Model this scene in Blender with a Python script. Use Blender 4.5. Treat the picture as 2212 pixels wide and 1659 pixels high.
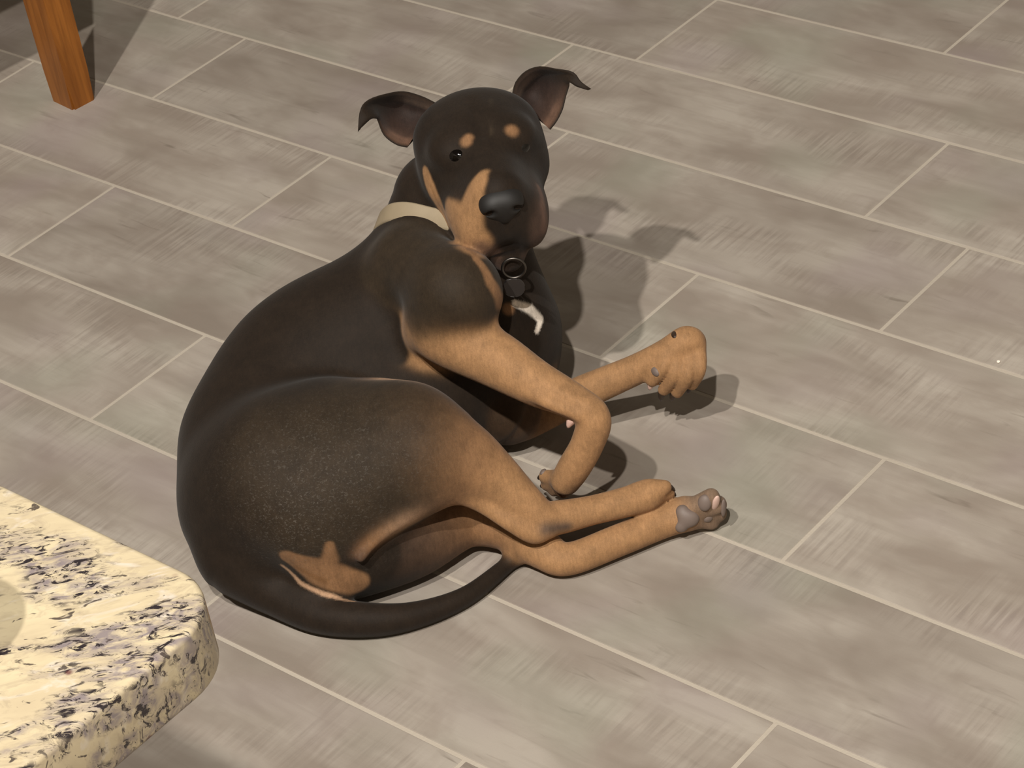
import bpy, bmesh, math, random
import numpy as np
from mathutils import Vector, Matrix
from mathutils.bvhtree import BVHTree

for o in list(bpy.data.objects):
    bpy.data.objects.remove(o, do_unlink=True)
scene = bpy.context.scene
COL = scene.collection

# ------------------------------------------------------------------ camera
# solved from the tile joints of the photograph (2212 x 1659 frame)
IW, IH, FPX = 2212.0, 1659.0, 5361.15
CAM_R = np.array([0.98554675, -0.0980408, -0.13815067])
CAM_U = np.array([0.16940368, 0.57037597, 0.80372486])
CAM_F = np.array([0.0, 0.81551165, -0.57874066])
CAM_C = np.array([0.0, 0.0, 1.718281])
cam_data = bpy.data.cameras.new('camera')
cam = bpy.data.objects.new('camera', cam_data)
COL.objects.link(cam)
cam_data.sensor_fit = 'HORIZONTAL'
cam_data.sensor_width = 36.0
cam_data.lens = FPX / IW * 36.0
cam_data.clip_start = 0.05
mw = Matrix.Identity(4)
for i in range(3):
    mw[i][0] = CAM_R[i]; mw[i][1] = CAM_U[i]; mw[i][2] = -CAM_F[i]; mw[i][3] = CAM_C[i]
cam.matrix_world = mw
scene.camera = cam

# ------------------------------------------------------------------ light and exposure
scene.view_settings.view_transform = 'Standard'
scene.view_settings.look = 'None'
scene.view_settings.gamma = 1.0
scene.view_settings.use_curve_mapping = False
scene.view_settings.exposure = 0.0

world = bpy.data.worlds.new('room_ambience')
scene.world = world
world.use_nodes = True
wbg = world.node_tree.nodes['Background']
wbg.inputs[0].default_value = (1.0, 0.93, 0.85, 1)
wbg.inputs[1].default_value = 0.03


def ceiling_lamp(loc, energy, radius, color):
    ld = bpy.data.lights.new('ceiling_lamp', 'POINT')
    ld.energy = energy
    ld.shadow_soft_size = radius
    ld.color = color
    lo = bpy.data.objects.new('ceiling_lamp', ld)
    lo.location = loc
    COL.objects.link(lo)


WARM = (1.0, 0.94, 0.86)
ceiling_lamp((-0.30, -0.60, 3.72), 620, 0.042, WARM)
ceiling_lamp((-1.74, -1.15, 5.9), 1330, 0.065, WARM)


# ------------------------------------------------------------------ helpers
def ray(px, py):
    return ((px - IW / 2) / FPX) * CAM_R - ((py - IH / 2) / FPX) * CAM_U + CAM_F


def P(px, py, z=0.0):
    """point at height z seen at a photograph pixel"""
    d = ray(px, py)
    return CAM_C + d * ((z - CAM_C[2]) / d[2])


def lin(c):
    if isinstance(c, str):
        c = [int(c[i:i + 2], 16) for i in (0, 2, 4)]
    return tuple(((v / 255) / 12.92 if v / 255 <= 0.04045 else ((v / 255 + 0.055) / 1.055) ** 2.4) for v in c)


def mesh_obj(name, verts, faces, mat=None, parent=None, smooth=False):
    me = bpy.data.meshes.new(name)
    me.from_pydata([tuple(map(float, v)) for v in verts], [], [tuple(int(i) for i in f) for f in faces])
    me.update()
    return link_mesh(name, me, mat, parent, smooth)


def link_mesh(name, me, mat=None, parent=None, smooth=False):
    o = bpy.data.objects.new(name, me)
    COL.objects.link(o)
    if mat and not me.materials:
        me.materials.append(mat)
    if smooth:
        for p in me.polygons:
            p.use_smooth = True
    if parent:
        o.parent = parent
        o.matrix_parent_inverse = parent.matrix_world.inverted()
    return o


def bm_mesh(name, bm):
    me = bpy.data.meshes.new(name)
    bm.normal_update()
    bm.to_mesh(me)
    bm.free()
    return me


def empty(name, loc, rz=0.0):
    o = bpy.data.objects.new(name, None)
    o.empty_display_size = 0.05
    o.matrix_world = Matrix.Translation(Vector(loc)) @ Matrix.Rotation(rz, 4, 'Z')
    COL.objects.link(o)
    return o


def tag(o, label=None, cat=None, group=None, kind=None):
    if label: o['label'] = label
    if cat: o['category'] = cat
    if group: o['group'] = group
    if kind: o['kind'] = kind
    return o


def box_mesh(name, sx, sy, sz, bevel=0.0, seg=1, center=(0, 0, 0)):
    bm = bmesh.new()
    bmesh.ops.create_cube(bm, size=1.0)
    bmesh.ops.scale(bm, vec=(sx, sy, sz), verts=bm.verts)
    bmesh.ops.translate(bm, vec=center, verts=bm.verts)
    if bevel:
        bmesh.ops.bevel(bm, geom=list(bm.edges), offset=bevel, segments=seg, affect='EDGES', profile=0.5)
    return bm_mesh(name, bm)


class NT:
    """small node-tree writer"""

    def __init__(self, name):
        self.m = bpy.data.materials.new(name)
        self.m.use_nodes = True
        self.t = self.m.node_tree
        self.b = self.t.nodes['Principled BSDF']

    def n(self, typ, **kw):
        nd = self.t.nodes.new(typ)
        for k, v in kw.items():
            setattr(nd, k, v)
        return nd

    def l(self, a, b):
        self.t.links.new(a, b)

    def noise(self, vec, scale, detail=2, rough=0.5, dist=0.0):
        nd = self.n('ShaderNodeTexNoise')
        nd.inputs['Scale'].default_value = scale
        nd.inputs['Detail'].default_value = detail
        nd.inputs['Roughness'].default_value = rough
        nd.inputs['Distortion'].default_value = dist
        self.l(vec, nd.inputs['Vector'])
        return nd.outputs['Fac']

    def ramp(self, fac, stops):
        nd = self.n('ShaderNodeValToRGB')
        els = nd.color_ramp.elements
        while len(els) < len(stops):
            els.new(0.5)
        for e, (p, c) in zip(els, stops):
            e.position = p
            e.color = (c, c, c, 1) if isinstance(c, (int, float)) else (*c, 1)
        self.l(fac, nd.inputs['Fac'])
        return nd.outputs['Color']

    def mapping(self, vec, scale=(1, 1, 1), rot=(0, 0, 0), loc=(0, 0, 0)):
        nd = self.n('ShaderNodeMapping')
        nd.inputs['Scale'].default_value = scale
        nd.inputs['Rotation'].default_value = rot
        nd.inputs['Location'].default_value = loc
        self.l(vec, nd.inputs['Vector'])
        return nd.outputs['Vector']

    def mix(self, fac, a, b, mode='MIX'):
        nd = self.n('ShaderNodeMix', data_type='RGBA', blend_type=mode)
        for sock, v in ((nd.inputs[0], fac), (nd.inputs[6], a), (nd.inputs[7], b)):
            if isinstance(v, (int, float)):
                sock.default_value = v
            elif isinstance(v, tuple):
                sock.default_value = (*v, 1)
            else:
                self.l(v, sock)
        return nd.outputs[2]

    def math(self, op, a, b=0.0, clamp=False):
        nd = self.n('ShaderNodeMath', operation=op, use_clamp=clamp)
        for sock, v in ((nd.inputs[0], a), (nd.inputs[1], b)):
            if isinstance(v, (int, float)):
                sock.default_value = v
            else:
                self.l(v, sock)
        return nd.outputs[0]

    def bump(self, height, strength, distance):
        nd = self.n('ShaderNodeBump')
        nd.inputs['Strength'].default_value = strength
        nd.inputs['Distance'].default_value = distance
        self.l(height, nd.inputs['Height'])
        self.l(nd.outputs['Normal'], self.b.inputs['Normal'])

    def set(self, **kw):
        for k, v in kw.items():
            s = self.b.inputs[k.replace('_', ' ')]
            if isinstance(v, tuple) and len(v) == 3:
                v = (*v, 1)
            if isinstance(v, (int, float, tuple)):
                s.default_value = v
            else:
                self.l(v, s)
        return self.m


# ------------------------------------------------------------------ materials of the setting
def make_tile_material():
    t = NT('wood_look_porcelain')
    tc = t.n('ShaderNodeTexCoord').outputs['Object']
    oi = t.n('ShaderNodeObjectInfo')
    rnd = oi.outputs['Random']
    comb = t.n('ShaderNodeCombineXYZ')
    t.l(t.math('MULTIPLY', rnd, 37.0), comb.inputs[0])
    t.l(t.math('MULTIPLY', rnd, 91.0), comb.inputs[1])
    add = t.n('ShaderNodeVectorMath', operation='ADD')
    t.l(tc, add.inputs[0]); t.l(comb.outputs[0], add.inputs[1])
    v = add.outputs[0]
    # broad clouding, stretched a little along the board
    cloud = t.noise(t.mapping(v, (3.0, 7.0, 1)), 1.6, 3, 0.55, 0.4)
    col = t.mix(t.ramp(cloud, [(0.34, 0.0), (0.66, 1.0)]), lin('857b71'), lin('a1998f'))
    blot = t.noise(t.mapping(v, (6.0, 9.0, 1), loc=(2, 8, 1)), 2.2, 3, 0.6, 0.3)
    col = t.mix(t.ramp(blot, [(0.48, 0.0), (0.72, 0.6)]), col, lin('857a70'))
    # long soft streaks of grain along the board
    streak = t.noise(t.mapping(v, (2.2, 34.0, 1)), 1.5, 4, 0.6, 0.6)
    col = t.mix(t.ramp(streak, [(0.45, 0.0), (0.75, 0.4)]), col, lin('80776d'))
    # short dark dashes
    dash = t.noise(t.mapping(v, (9.0, 60.0, 1)), 1.4, 2, 0.5, 0.8)
    dm = t.noise(t.mapping(v, (4, 9, 1), loc=(3, 1, 0)), 1.5, 1)
    dfac = t.math('MULTIPLY', t.ramp(dash, [(0.62, 0.0), (0.78, 0.6)]), t.ramp(dm, [(0.5, 0.0), (0.62, 1.0)]))
    col = t.mix(dfac, col, lin('6a6157'))
    # saw marks across the board, in patches
    saw = t.noise(t.mapping(v, (150.0, 9.0, 1), rot=(0, 0, 0.12)), 1.0, 3, 0.6, 0.3)
    sm = t.noise(t.mapping(v, (3.0, 6.0, 1), loc=(7, 4, 0)), 1.5, 2)
    sfac = t.math('MULTIPLY', t.ramp(saw, [(0.42, 0.0), (0.68, 0.42)]), t.ramp(sm, [(0.50, 0.0), (0.68, 1.0)]))
    col = t.mix(sfac, col, lin('b1a99f'))
    saw2 = t.ramp(saw, [(0.32, 0.4), (0.48, 0.0)])
    col = t.mix(t.math('MULTIPLY', saw2, t.ramp(sm, [(0.50, 0.0), (0.68, 1.0)])), col, lin('7c736c'))
    # greenish and mauve casts
    tint = t.noise(v, 5.0, 1, 0.5)
    col = t.mix(t.ramp(tint, [(0.55, 0.0), (0.75, 0.35)]), col, lin('8b9080'))
    tint2 = t.noise(t.mapping(v, loc=(5, 9, 2)), 5.5, 1, 0.5)
    col = t.mix(t.ramp(tint2, [(0.55, 0.0), (0.75, 0.35)]), col, lin('8f8182'))
    # each board a little lighter or darker
    val = t.n('ShaderNodeHueSaturation')
    t.l(t.math('ADD', t.math('MULTIPLY', t.math('FRACT', t.math('MULTIPLY', rnd, 7.31)), 0.16), 0.92), val.inputs['Value'])
    t.l(col, val.inputs['Color'])
    fine = t.noise(v, 420, 2, 0.6)
    hgt = t.math('ADD', t.math('MULTIPLY', streak, 0.4), t.math('ADD', t.math('MULTIPLY', fine, 0.35), t.math('MULTIPLY', sfac, 0.3)))
    t.bump(hgt, 0.25, 0.0012)
    return t.set(Base_Color=val.outputs[0], Roughness=0.62, Specular_IOR_Level=0.3)


def make_grout_material():
    t = NT('cement_grout')
    tc = t.n('ShaderNodeTexCoord').outputs['Object']
    n1 = t.noise(tc, 6.0, 3)
    n2 = t.noise(tc, 300.0, 2)
    col = t.mix(n1, lin('a59c8f'), lin('b5ac9f'))
    t.bump(n2, 0.4, 0.001)
    return t.set(Base_Color=col, Roughness=0.9, Specular_IOR_Level=0.1)


def make_granite_material():
    t = NT('cream_granite')
    tc = t.n('ShaderNodeTexCoord').outputs['Object']
    w = t.noise(tc, 9.0, 3)
    # bands of mineral run at a slant through the slab
    g = t.mapping(tc, (1.0, 2.6, 1.6), rot=(0.25, 0.1, math.radians(-78)))
    base = t.mix(t.ramp(t.noise(g, 14, 4, 0.6, 0.8), [(0.3, 0.0), (0.72, 1.0)]), lin('bbae90'), lin('a89a80'))
    base = t.mix(t.ramp(t.noise(g, 38, 5, 0.7, 1.0), [(0.5, 0.0), (0.75, 0.6)]), base, lin('7a6d5e'))
    base = t.mix(t.ramp(t.noise(g, 21, 4, 0.6, 1.5), [(0.56, 0.0), (0.72, 0.8)]), base, lin('bdb5ab'))
    clus = t.noise(g, 11, 3, 0.55, 0.7)
    grey = t.math('MULTIPLY', t.ramp(clus, [(0.47, 0.0), (0.57, 1.0)]), t.ramp(t.noise(g, 45, 4, 0.65, 1.2), [(0.38, 0.0), (0.6, 0.9)]))
    base = t.mix(grey, base, lin('70676b'))
    blk = t.math('MULTIPLY', t.ramp(clus, [(0.46, 0.0), (0.53, 1.0)]), t.ramp(t.noise(g, 70, 5, 0.72, 1.3), [(0.525, 0.0), (0.58, 1.0)]))
    base = t.mix(blk, base, lin('2a2527'))
    spk = t.ramp(t.noise(g, 60, 3, 0.6, 0.9), [(0.64, 0.0), (0.68, 0.9)])
    base = t.mix(spk, base, lin('3a3230'))
    vo = t.n('ShaderNodeTexVoronoi')
    vo.inputs['Scale'].default_value = 42
    t.l(tc, vo.inputs['Vector'])
    red = t.math('MULTIPLY', t.ramp(vo.outputs['Distance'], [(0.10, 1.0), (0.15, 0.0)]), t.ramp(t.noise(tc, 13, 1), [(0.60, 0.0), (0.63, 1.0)]))
    base = t.mix(red, base, lin('55272b'))
    return t.set(Base_Color=base, Roughness=0.22, Specular_IOR_Level=0.45)


def make_wood_material():
    t = NT('orange_oak_varnish')
    tc = t.n('ShaderNodeTexCoord').outputs['Object']
    g = t.noise(t.mapping(tc, (30, 30, 2.2)), 1.6, 5, 0.6, 1.2)
    col = t.mix(t.ramp(g, [(0.3, 0.0), (0.7, 1.0)]), lin('74420f'), lin('9a5f22'))
    f2 = t.noise(t.mapping(tc, (160, 160, 5)), 1.2, 3)
    col = t.mix(t.ramp(f2, [(0.5, 0.0), (0.75, 0.5)]), col, lin('66390c'))
    t.bump(f2, 0.15, 0.0006)
    return t.set(Base_Color=col, Roughness=0.38)


def flat_material(name, hexcol, rough=0.5, **kw):
    t = NT(name)
    tc = t.n('ShaderNodeTexCoord').outputs['Object']
    n1 = t.noise(tc, 60.0, 3)
    c = lin(hexcol)
    col = t.mix(n1, tuple(v * 0.88 for v in c), tuple(min(1, v * 1.12) for v in c))
    return t.set(Base_Color=col, Roughness=rough, **kw)


M_TILE, M_GROUT, M_GRANITE, M_WOOD = make_tile_material(), make_grout_material(), make_granite_material(), make_wood_material()
M_CAB = flat_material('painted_cabinet', 'd8d2c6', 0.45)
M_METAL = flat_material('brushed_nickel', 'a9a6a0', 0.3, Metallic=1.0)
M_CERAMIC = flat_material('glazed_stoneware', '5d6b74', 0.2)

# ------------------------------------------------------------------ floor: grout bed and boards
S = 0.203
U_AX = np.array([0.70580866, -0.70840253]); V_AX = np.array([0.70840253, 0.70580866])
V0, TL = 12.8838, 3.13
ROT = math.atan2(U_AX[1], U_AX[0])
fl = link_mesh('floor', box_mesh('floor', 4.8, 6.9, 0.04, center=(0, 0, -0.0206)), M_GROUT)
fl.location = (0.0, 1.55, 0)
tag(fl, 'pale cement bed showing as thin grout lines between the floor boards', kind='structure')
GAP = 0.0048
tile_me = box_mesh('floor_tile', TL * S - GAP, S - GAP, 0.009, 0.0009, 2, center=(0, 0, -0.0045))
tile_me.materials.append(M_TILE)
OFFS = {-1: -8.24, 0: -10.155, 1: -10.72, 2: -9.97, 3: -8.15, 4: -6.165, 5: -10.51, 6: -5.507, 7: -6.662}
rng = random.Random(4)
bpy.context.view_layer.update()
tile_spots = []
for r in range(-14, 22):
    off = OFFS.get(r, rng.uniform(-10, -7))
    v = (V0 - r - 0.5) * S
    for k in range(-12, 13):
        u = (off + (k + 0.5) * TL) * S
        c = U_AX * u + V_AX * v
        if abs(c[0]) < 2.45 and -1.95 < c[1] < 5.05:
            tile_spots.append((c[0], c[1]))
tile_spots.sort(key=lambda c: (c[0]) ** 2 + (c[1] - 2.4) ** 2)
for c in tile_spots[:298]:
    o = bpy.data.objects.new('floor_tile', tile_me)
    COL.objects.link(o)
    o.parent = fl
    o.location = (c[0] - fl.location[0], c[1] - fl.location[1], 0.0)
    o.rotation_euler = (0, 0, ROT + (math.pi if rng.random() < 0.5 else 0))

# ------------------------------------------------------------------ walls, out of the picture
M_WALL = flat_material('painted_plaster', '8d867b', 0.8)
for nm, sx, sy, c in (('wall_left', 0.3, 7.5, (-2.5, 1.55)), ('wall_right', 0.3, 7.5, (2.5, 1.55)), ('wall_back', 5.3, 0.3, (0, 5.1)), ('wall_front', 5.3, 0.3, (0, -2.0))):
    o = link_mesh(nm, box_mesh(nm, sx, sy, 2.74, center=(c[0], c[1], 1.33)), M_WALL)
    tag(o, 'plain cream plaster wall', kind='structure')

# ------------------------------------------------------------------ kitchen island (its corner is in view)
E1 = np.array([-1.0, 1.0]) / math.sqrt(2)      # along the far edge, away from the corner
E2 = np.array([-1.0, -1.0]) / math.sqrt(2)     # along the near edge
CORNER = np.array([-0.1575, 0.9905])
TOPZ, THK = 0.914, 0.041
L1, L2 = 1.5, 0.92


def slab_mesh(name, l1, l2, rad, thk, ease):
    """rounded slab: outline in (a along E1, b along E2), corner at the origin"""
    pts = []
    for cx, cy, a0 in ((rad, rad, 180), (l1 - rad, rad, 270), (l1 - rad, l2 - rad, 0), (rad, l2 - rad, 90)):
        for i in range(13):
            a = math.radians(a0 + 90 * i / 12)
            pts.append((cx + rad * math.cos(a), cy + rad * math.sin(a)))
    pts = np.array(pts)
    cen = pts.mean(0)
    nrm = np.roll(pts, -1, 0) - np.roll(pts, 1, 0)
    nrm = np.stack([nrm[:, 1], -nrm[:, 0]], 1)
    nrm /= np.linalg.norm(nrm, axis=1)[:, None]
    prof = [(ease * (1 - math.sin(math.radians(a))), -ease * (1 - math.cos(math.radians(a)))) for a in (0, 22, 45, 67, 90)]
    prof += [(i, -thk - z) for i, z in reversed(prof)]
    V, Fc, n = [], [], len(pts)
    for ins, z in prof:
        for p, q in zip(pts, nrm):
            a, b = p - q * ins
            w = CORNER + E1 * a + E2 * b
            V.append((w[0], w[1], TOPZ + z))
    for r in range(len(prof) - 1):
        for i in range(n):
            j = (i + 1) % n
            Fc.append((r * n + i, r * n + j, (r + 1) * n + j, (r + 1) * n + i))
    Fc.append(tuple(range(n)))
    Fc.append(tuple(range((len(prof) - 1) * n, len(prof) * n))[::-1])
    return V, Fc


V, Fc = slab_mesh('countertop', L1, L2, 0.041, THK, 0.0035)
base0 = CORNER + E1 * 0.75 + E2 * 0.5
ct = empty('countertop', (base0[0], base0[1], TOPZ - THK))
tag(ct, 'cream granite countertop with black flecks and a rounded corner', 'countertop')
bpy.context.view_layer.update()
slab = mesh_obj('slab', V, Fc, M_GRANITE, ct)
bm = bmesh.new(); bm.from_mesh(slab.data); bmesh.ops.recalc_face_normals(bm, faces=bm.faces); bm.to_mesh(slab.data); bm.free()
for p in slab.data.polygons:
    p.use_smooth = len(p.vertices) == 4
ROT_I = math.atan2(E1[1], E1[0])
ca, cb = 1.0, 0.5                                 # centre of the cabinet in (a, b)
cc = CORNER + E1 * 0.93 + E2 * 0.60
isl = empty('island_cabinet', (cc[0], cc[1], 0), ROT_I)
tag(isl, 'painted cabinet base carrying the granite countertop', 'cabinet')
bpy.context.view_layer.update()


def part(name, parent, sx, sy, sz, c, mat, bevel=0.002, seg=1):
    o = link_mesh(name, box_mesh(name, sx, sy, sz, bevel, seg, center=c), mat)
    o.parent = parent
    return o


part('body', isl, 1.04, 0.54, TOPZ - THK - 0.1, (0, 0, 0.1 + (TOPZ - THK - 0.1) / 2), M_CAB)
part('toe_kick', isl, 0.98, 0.46, 0.1, (0, 0, 0.05), M_CAB)
for sx in (-0.26, 0.26):
    d = part('door', isl, 0.5, 0.018, 0.70, (sx, 0.279, 0.47), M_CAB, 0.003)
    h = part('handle', d, 0.012, 0.02, 0.12, (sx - math.copysign(0.2, sx), 0.298, 0.70), M_METAL, 0.004, 2)

# an unseen mug, made up and added off-frame to shade the counter edge
MUG = (-0.338, 0.962)
mug = empty('added_shade_mug', (MUG[0], MUG[1], TOPZ))
tag(mug, 'unseen blue grey stoneware mug, added to shade the granite countertop', 'mug')
prof = [(0.0, 0.0), (0.034, 0.0), (0.038, 0.004), (0.040, 0.05), (0.041, 0.098), (0.0395, 0.101), (0.037, 0.098), (0.036, 0.05), (0.033, 0.008), (0.0, 0.006)]
V, Fc, n = [], [], 32
for r, z in prof:
    for i in range(n):
        V.append((r * math.cos(2 * math.pi * i / n), r * math.sin(2 * math.pi * i / n), z))
for j in range(len(prof) - 1):
    for i in range(n):
        k = (i + 1) % n
        Fc.append((j * n + i, j * n + k, (j + 1) * n + k, (j + 1) * n + i))
o = mesh_obj('body', V, Fc, M_CERAMIC, None, True); o.parent = mug
V, Fc = [], []
for i in range(13):
    a = math.radians(-80 + 160 * i / 12)
    cx, cz = -0.038 - 0.026 * math.cos(a), 0.052 + 0.03 * math.sin(a)
    for j in range(8):
        b = 2 * math.pi * j / 8
        V.append((cx - 0.006 * math.cos(b) * math.cos(a), 0.007 * math.sin(b), cz + 0.006 * math.cos(b) * math.sin(a)))
for i in range(12):
    for j in range(8):
        k = (j + 1) % 8
        Fc.append((i * 8 + j, i * 8 + k, (i + 1) * 8 + k, (i + 1) * 8 + j))
o = mesh_obj('handle', V, Fc, M_CERAMIC, None, True); o.parent = mug

# ------------------------------------------------------------------ oak chair, one leg in view
CH_X = np.array([math.cos(math.radians(38)), math.sin(math.radians(38))])     # chair's width axis
CH_Y = np.array([-CH_X[1], CH_X[0]])
leg0 = np.array([-0.5745, 3.338])                  # foot of the leg in view, its centre
CW, CD = 0.40, 0.40
chc = leg0 - CH_X * CW / 2 + CH_Y * CD / 2
chair = empty('dining_chair', (chc[0], chc[1], 0), math.radians(38))
tag(chair, 'orange varnished oak chair with square tapered legs', 'chair')


def tapered_leg(name, x, y, h, w0, d0, w1, d1, lean=(0, 0)):
    bm = bmesh.new()
    rings = []
    for k in range(9):
        t = k / 8
        w, d = w0 + (w1 - w0) * t, d0 + (d1 - d0) * t
        cx, cy = x + lean[0] * t * t, y + lean[1] * t * t
        rings.append([bm.verts.new((cx + sx * w / 2, cy + sy * d / 2, h * t)) for sx, sy in ((-1, -1), (1, -1), (1, 1), (-1, 1))])
    for a, b in zip(rings, rings[1:]):
        for i in range(4):
            j = (i + 1) % 4
            bm.faces.new((a[i], a[j], b[j], b[i]))
    bm.faces.new(rings[0][::-1]); bm.faces.new(rings[-1])
    long_e = [e for e in bm.edges if abs((e.verts[0].co - e.verts[1].co).z) > 0.01]
    bmesh.ops.bevel(bm, geom=long_e, offset=0.0035, segments=2, affect='EDGES')
    o = link_mesh(name, bm_mesh(name, bm), M_WOOD)
    o.parent = chair
    return o


for sx in (-1, 1):
    tapered_leg('leg', sx * CW / 2, -CD / 2, 0.43, 0.041, 0.056, 0.046, 0.062)
    tapered_leg('leg', sx * CW / 2, CD / 2, 0.43, 0.041, 0.046, 0.046, 0.05)
part('seat', chair, 0.47, 0.46, 0.035, (0, 0, 0.447), M_WOOD, 0.012, 3)
for sy in (-1, 1):
    part('apron', chair, CW - 0.04, 0.02, 0.06, (0, sy * CD / 2, 0.40), M_WOOD)
for sx in (-1, 1):
    part('apron', chair, 0.02, CD - 0.05, 0.06, (sx * CW / 2, 0, 0.40), M_WOOD)
    part('back_post', chair, 0.032, 0.03, 0.46, (-sx * CW / 2, CD / 2 - 0.0, 0.69), M_WOOD, 0.004, 2)
part('top_rail', chair, CW + 0.04, 0.026, 0.07, (0, CD / 2, 0.93), M_WOOD, 0.006, 2)
for k in range(5):
    part('back_slat', chair, 0.03, 0.012, 0.43, (-0.13 + 0.065 * k, CD / 2, 0.68), M_WOOD, 0.003)

# ------------------------------------------------------------------ dog: one continuous skin from a blended distance field
class Field:
    def __init__(self, lo, hi, h):
        self.lo, self.h = np.array(lo, float), h
        self.n = np.ceil((np.array(hi) - self.lo) / h).astype(int) + 1
        self.ax = [self.lo[i] + h * np.arange(self.n[i]) for i in range(3)]
        self.d = np.full(self.n, 1.0, np.float32)

    def window(self, lo, hi):
        a = np.clip(np.floor((np.array(lo) - self.lo) / self.h).astype(int), 0, self.n - 1)
        b = np.clip(np.ceil((np.array(hi) - self.lo) / self.h).astype(int) + 1, 1, self.n)
        return tuple(slice(i, j) for i, j in zip(a, b))

    def pts(self, w):
        X, Y, Z = np.meshgrid(self.ax[0][w[0]], self.ax[1][w[1]], self.ax[2][w[2]], indexing='ij', copy=False)
        return np.stack([X, Y, Z], -1).astype(np.float32)


def smin(a, b, k):
    if np.ndim(k) == 0 and k <= 0:
        return np.minimum(a, b)
    h = np.maximum(k - np.abs(a - b), 0) / k
    return np.minimum(a, b) - h * h * k * 0.25


class Cone:
    """capsule whose radius runs from ra to rb"""

    def __init__(s, a, b, ra, rb, col):
        s.a, s.b, s.ra, s.rb, s.col = np.array(a, np.float32), np.array(b, np.float32), ra, rb, col

    def bounds(s):
        r = max(s.ra, s.rb)
        return np.minimum(s.a, s.b) - r, np.maximum(s.a, s.b) + r

    def d(s, p):
        ab = s.b - s.a
        t = np.clip(((p - s.a) @ ab) / max(float(ab @ ab), 1e-9), 0, 1)
        q = p - s.a - t[..., None] * ab
        return np.sqrt((q * q).sum(-1)) - (s.ra + t * (s.rb - s.ra))


class Tube:
    """smooth limb: a spline of (point, radius, colour) knots"""

    def __init__(s, knots, sub=6):
        K = np.array([list(k[0]) + [k[1]] + list(k[2]) for k in knots], float)
        n = len(K) - 1
        E = np.vstack([2 * K[0] - K[1], K, 2 * K[-1] - K[-2]])
        out = []
        for i in range(n):
            p0, p1, p2, p3 = E[i], E[i + 1], E[i + 2], E[i + 3]
            for f in np.arange(sub) / sub:
                out.append(0.5 * (2 * p1 + (p2 - p0) * f + (2 * p0 - 5 * p1 + 4 * p2 - p3) * f * f + (3 * p1 - p0 - 3 * p2 + p3) * f ** 3))
        out.append(K[-1])
        out = np.array(out)
        s.cones = [Cone(a[:3], b[:3], float(max(a[3], 0.002)), float(max(b[3], 0.002)), tuple(np.clip((a[4:] + b[4:]) / 2, 0, 1))) for a, b in zip(out, out[1:])]

    def flat(s):
        return s.cones

    def bounds(s):
        q = [c.bounds() for c in s.cones]
        return np.min([x[0] for x in q], 0), np.max([x[1] for x in q], 0)

    def d(s, p):
        r = s.cones[0].d(p)
        for c in s.cones[1:]:
            r = np.minimum(r, c.d(p))
        return r


class Ell:
    """ellipsoid; m holds its axes as rows"""

    def __init__(s, c, r, m, col):
        s.c, s.r, s.m, s.col = np.array(c, np.float32), np.array(r, np.float32), np.array(m, np.float32), col

    def bounds(s):
        e = np.sqrt(((s.m * s.r[:, None]) ** 2).sum(0))
        return s.c - e, s.c + e

    def d(s, p):
        q = (p - s.c) @ s.m.T
        k0 = np.sqrt(((q / s.r) ** 2).sum(-1)); k1 = np.sqrt(((q / (s.r ** 2)) ** 2).sum(-1))
        return np.where(k1 > 1e-9, k0 * (k0 - 1) / np.maximum(k1, 1e-9), -s.r.min())


def surface_nets(F):
    d, h = F.d, F.h
    s = d < 0
    c = np.zeros(np.array(d.shape) - 1, np.int8)
    for i in (0, 1):
        for j in (0, 1):
            for k in (0, 1):
                c += s[i:s.shape[0] - 1 + i, j:s.shape[1] - 1 + j, k:s.shape[2] - 1 + k]
    cells = np.argwhere((c > 0) & (c < 8))
    idx = np.full(c.shape, -1, np.int32)
    idx[tuple(cells.T)] = np.arange(len(cells))
    acc = np.zeros((len(cells), 3)); cnt = np.zeros(len(cells))
    corners = [(i, j, k) for i in (0, 1) for j in (0, 1) for k in (0, 1)]
    for a in corners:
        for ax in range(3):
            if a[ax] == 1: continue
            b = list(a); b[ax] = 1
            da = d[tuple((cells + a).T)]; db = d[tuple((cells + b).T)]
            m = (da < 0) != (db < 0)
            t = np.where(m, da / np.where(m, da - db, 1), 0)
            p = np.array(a, float)[None] + t[:, None] * (np.array(b) - np.array(a))[None]
            acc += p * m[:, None]; cnt += m
    verts = F.lo + (cells + acc / cnt[:, None]) * h
    quads = []
    for ax in range(3):
        sl0 = [slice(None)] * 3; sl1 = [slice(None)] * 3
        sl0[ax] = slice(0, -1); sl1[ax] = slice(1, None)
        e = s[tuple(sl0)] != s[tuple(sl1)]
        ed = np.argwhere(e)
        u, w = (ax + 1) % 3, (ax + 2) % 3
        ok = (ed[:, u] > 0) & (ed[:, w] > 0) & (ed[:, u] < c.shape[u]) & (ed[:, w] < c.shape[w])
        ed = ed[ok]
        def cell(du, dw):
            q = ed.copy(); q[:, u] += du; q[:, w] += dw
            return idx[tuple(q.T)]
        q = np.stack([cell(-1, -1), cell(0, -1), cell(0, 0), cell(-1, 0)], 1)
        flip = ~s[tuple(ed.T)]
        q[flip] = q[flip][:, ::-1]
        quads.append(q)
    quads = np.concatenate(quads)
    quads = quads[(quads >= 0).all(1)]
    return verts, quads


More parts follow.
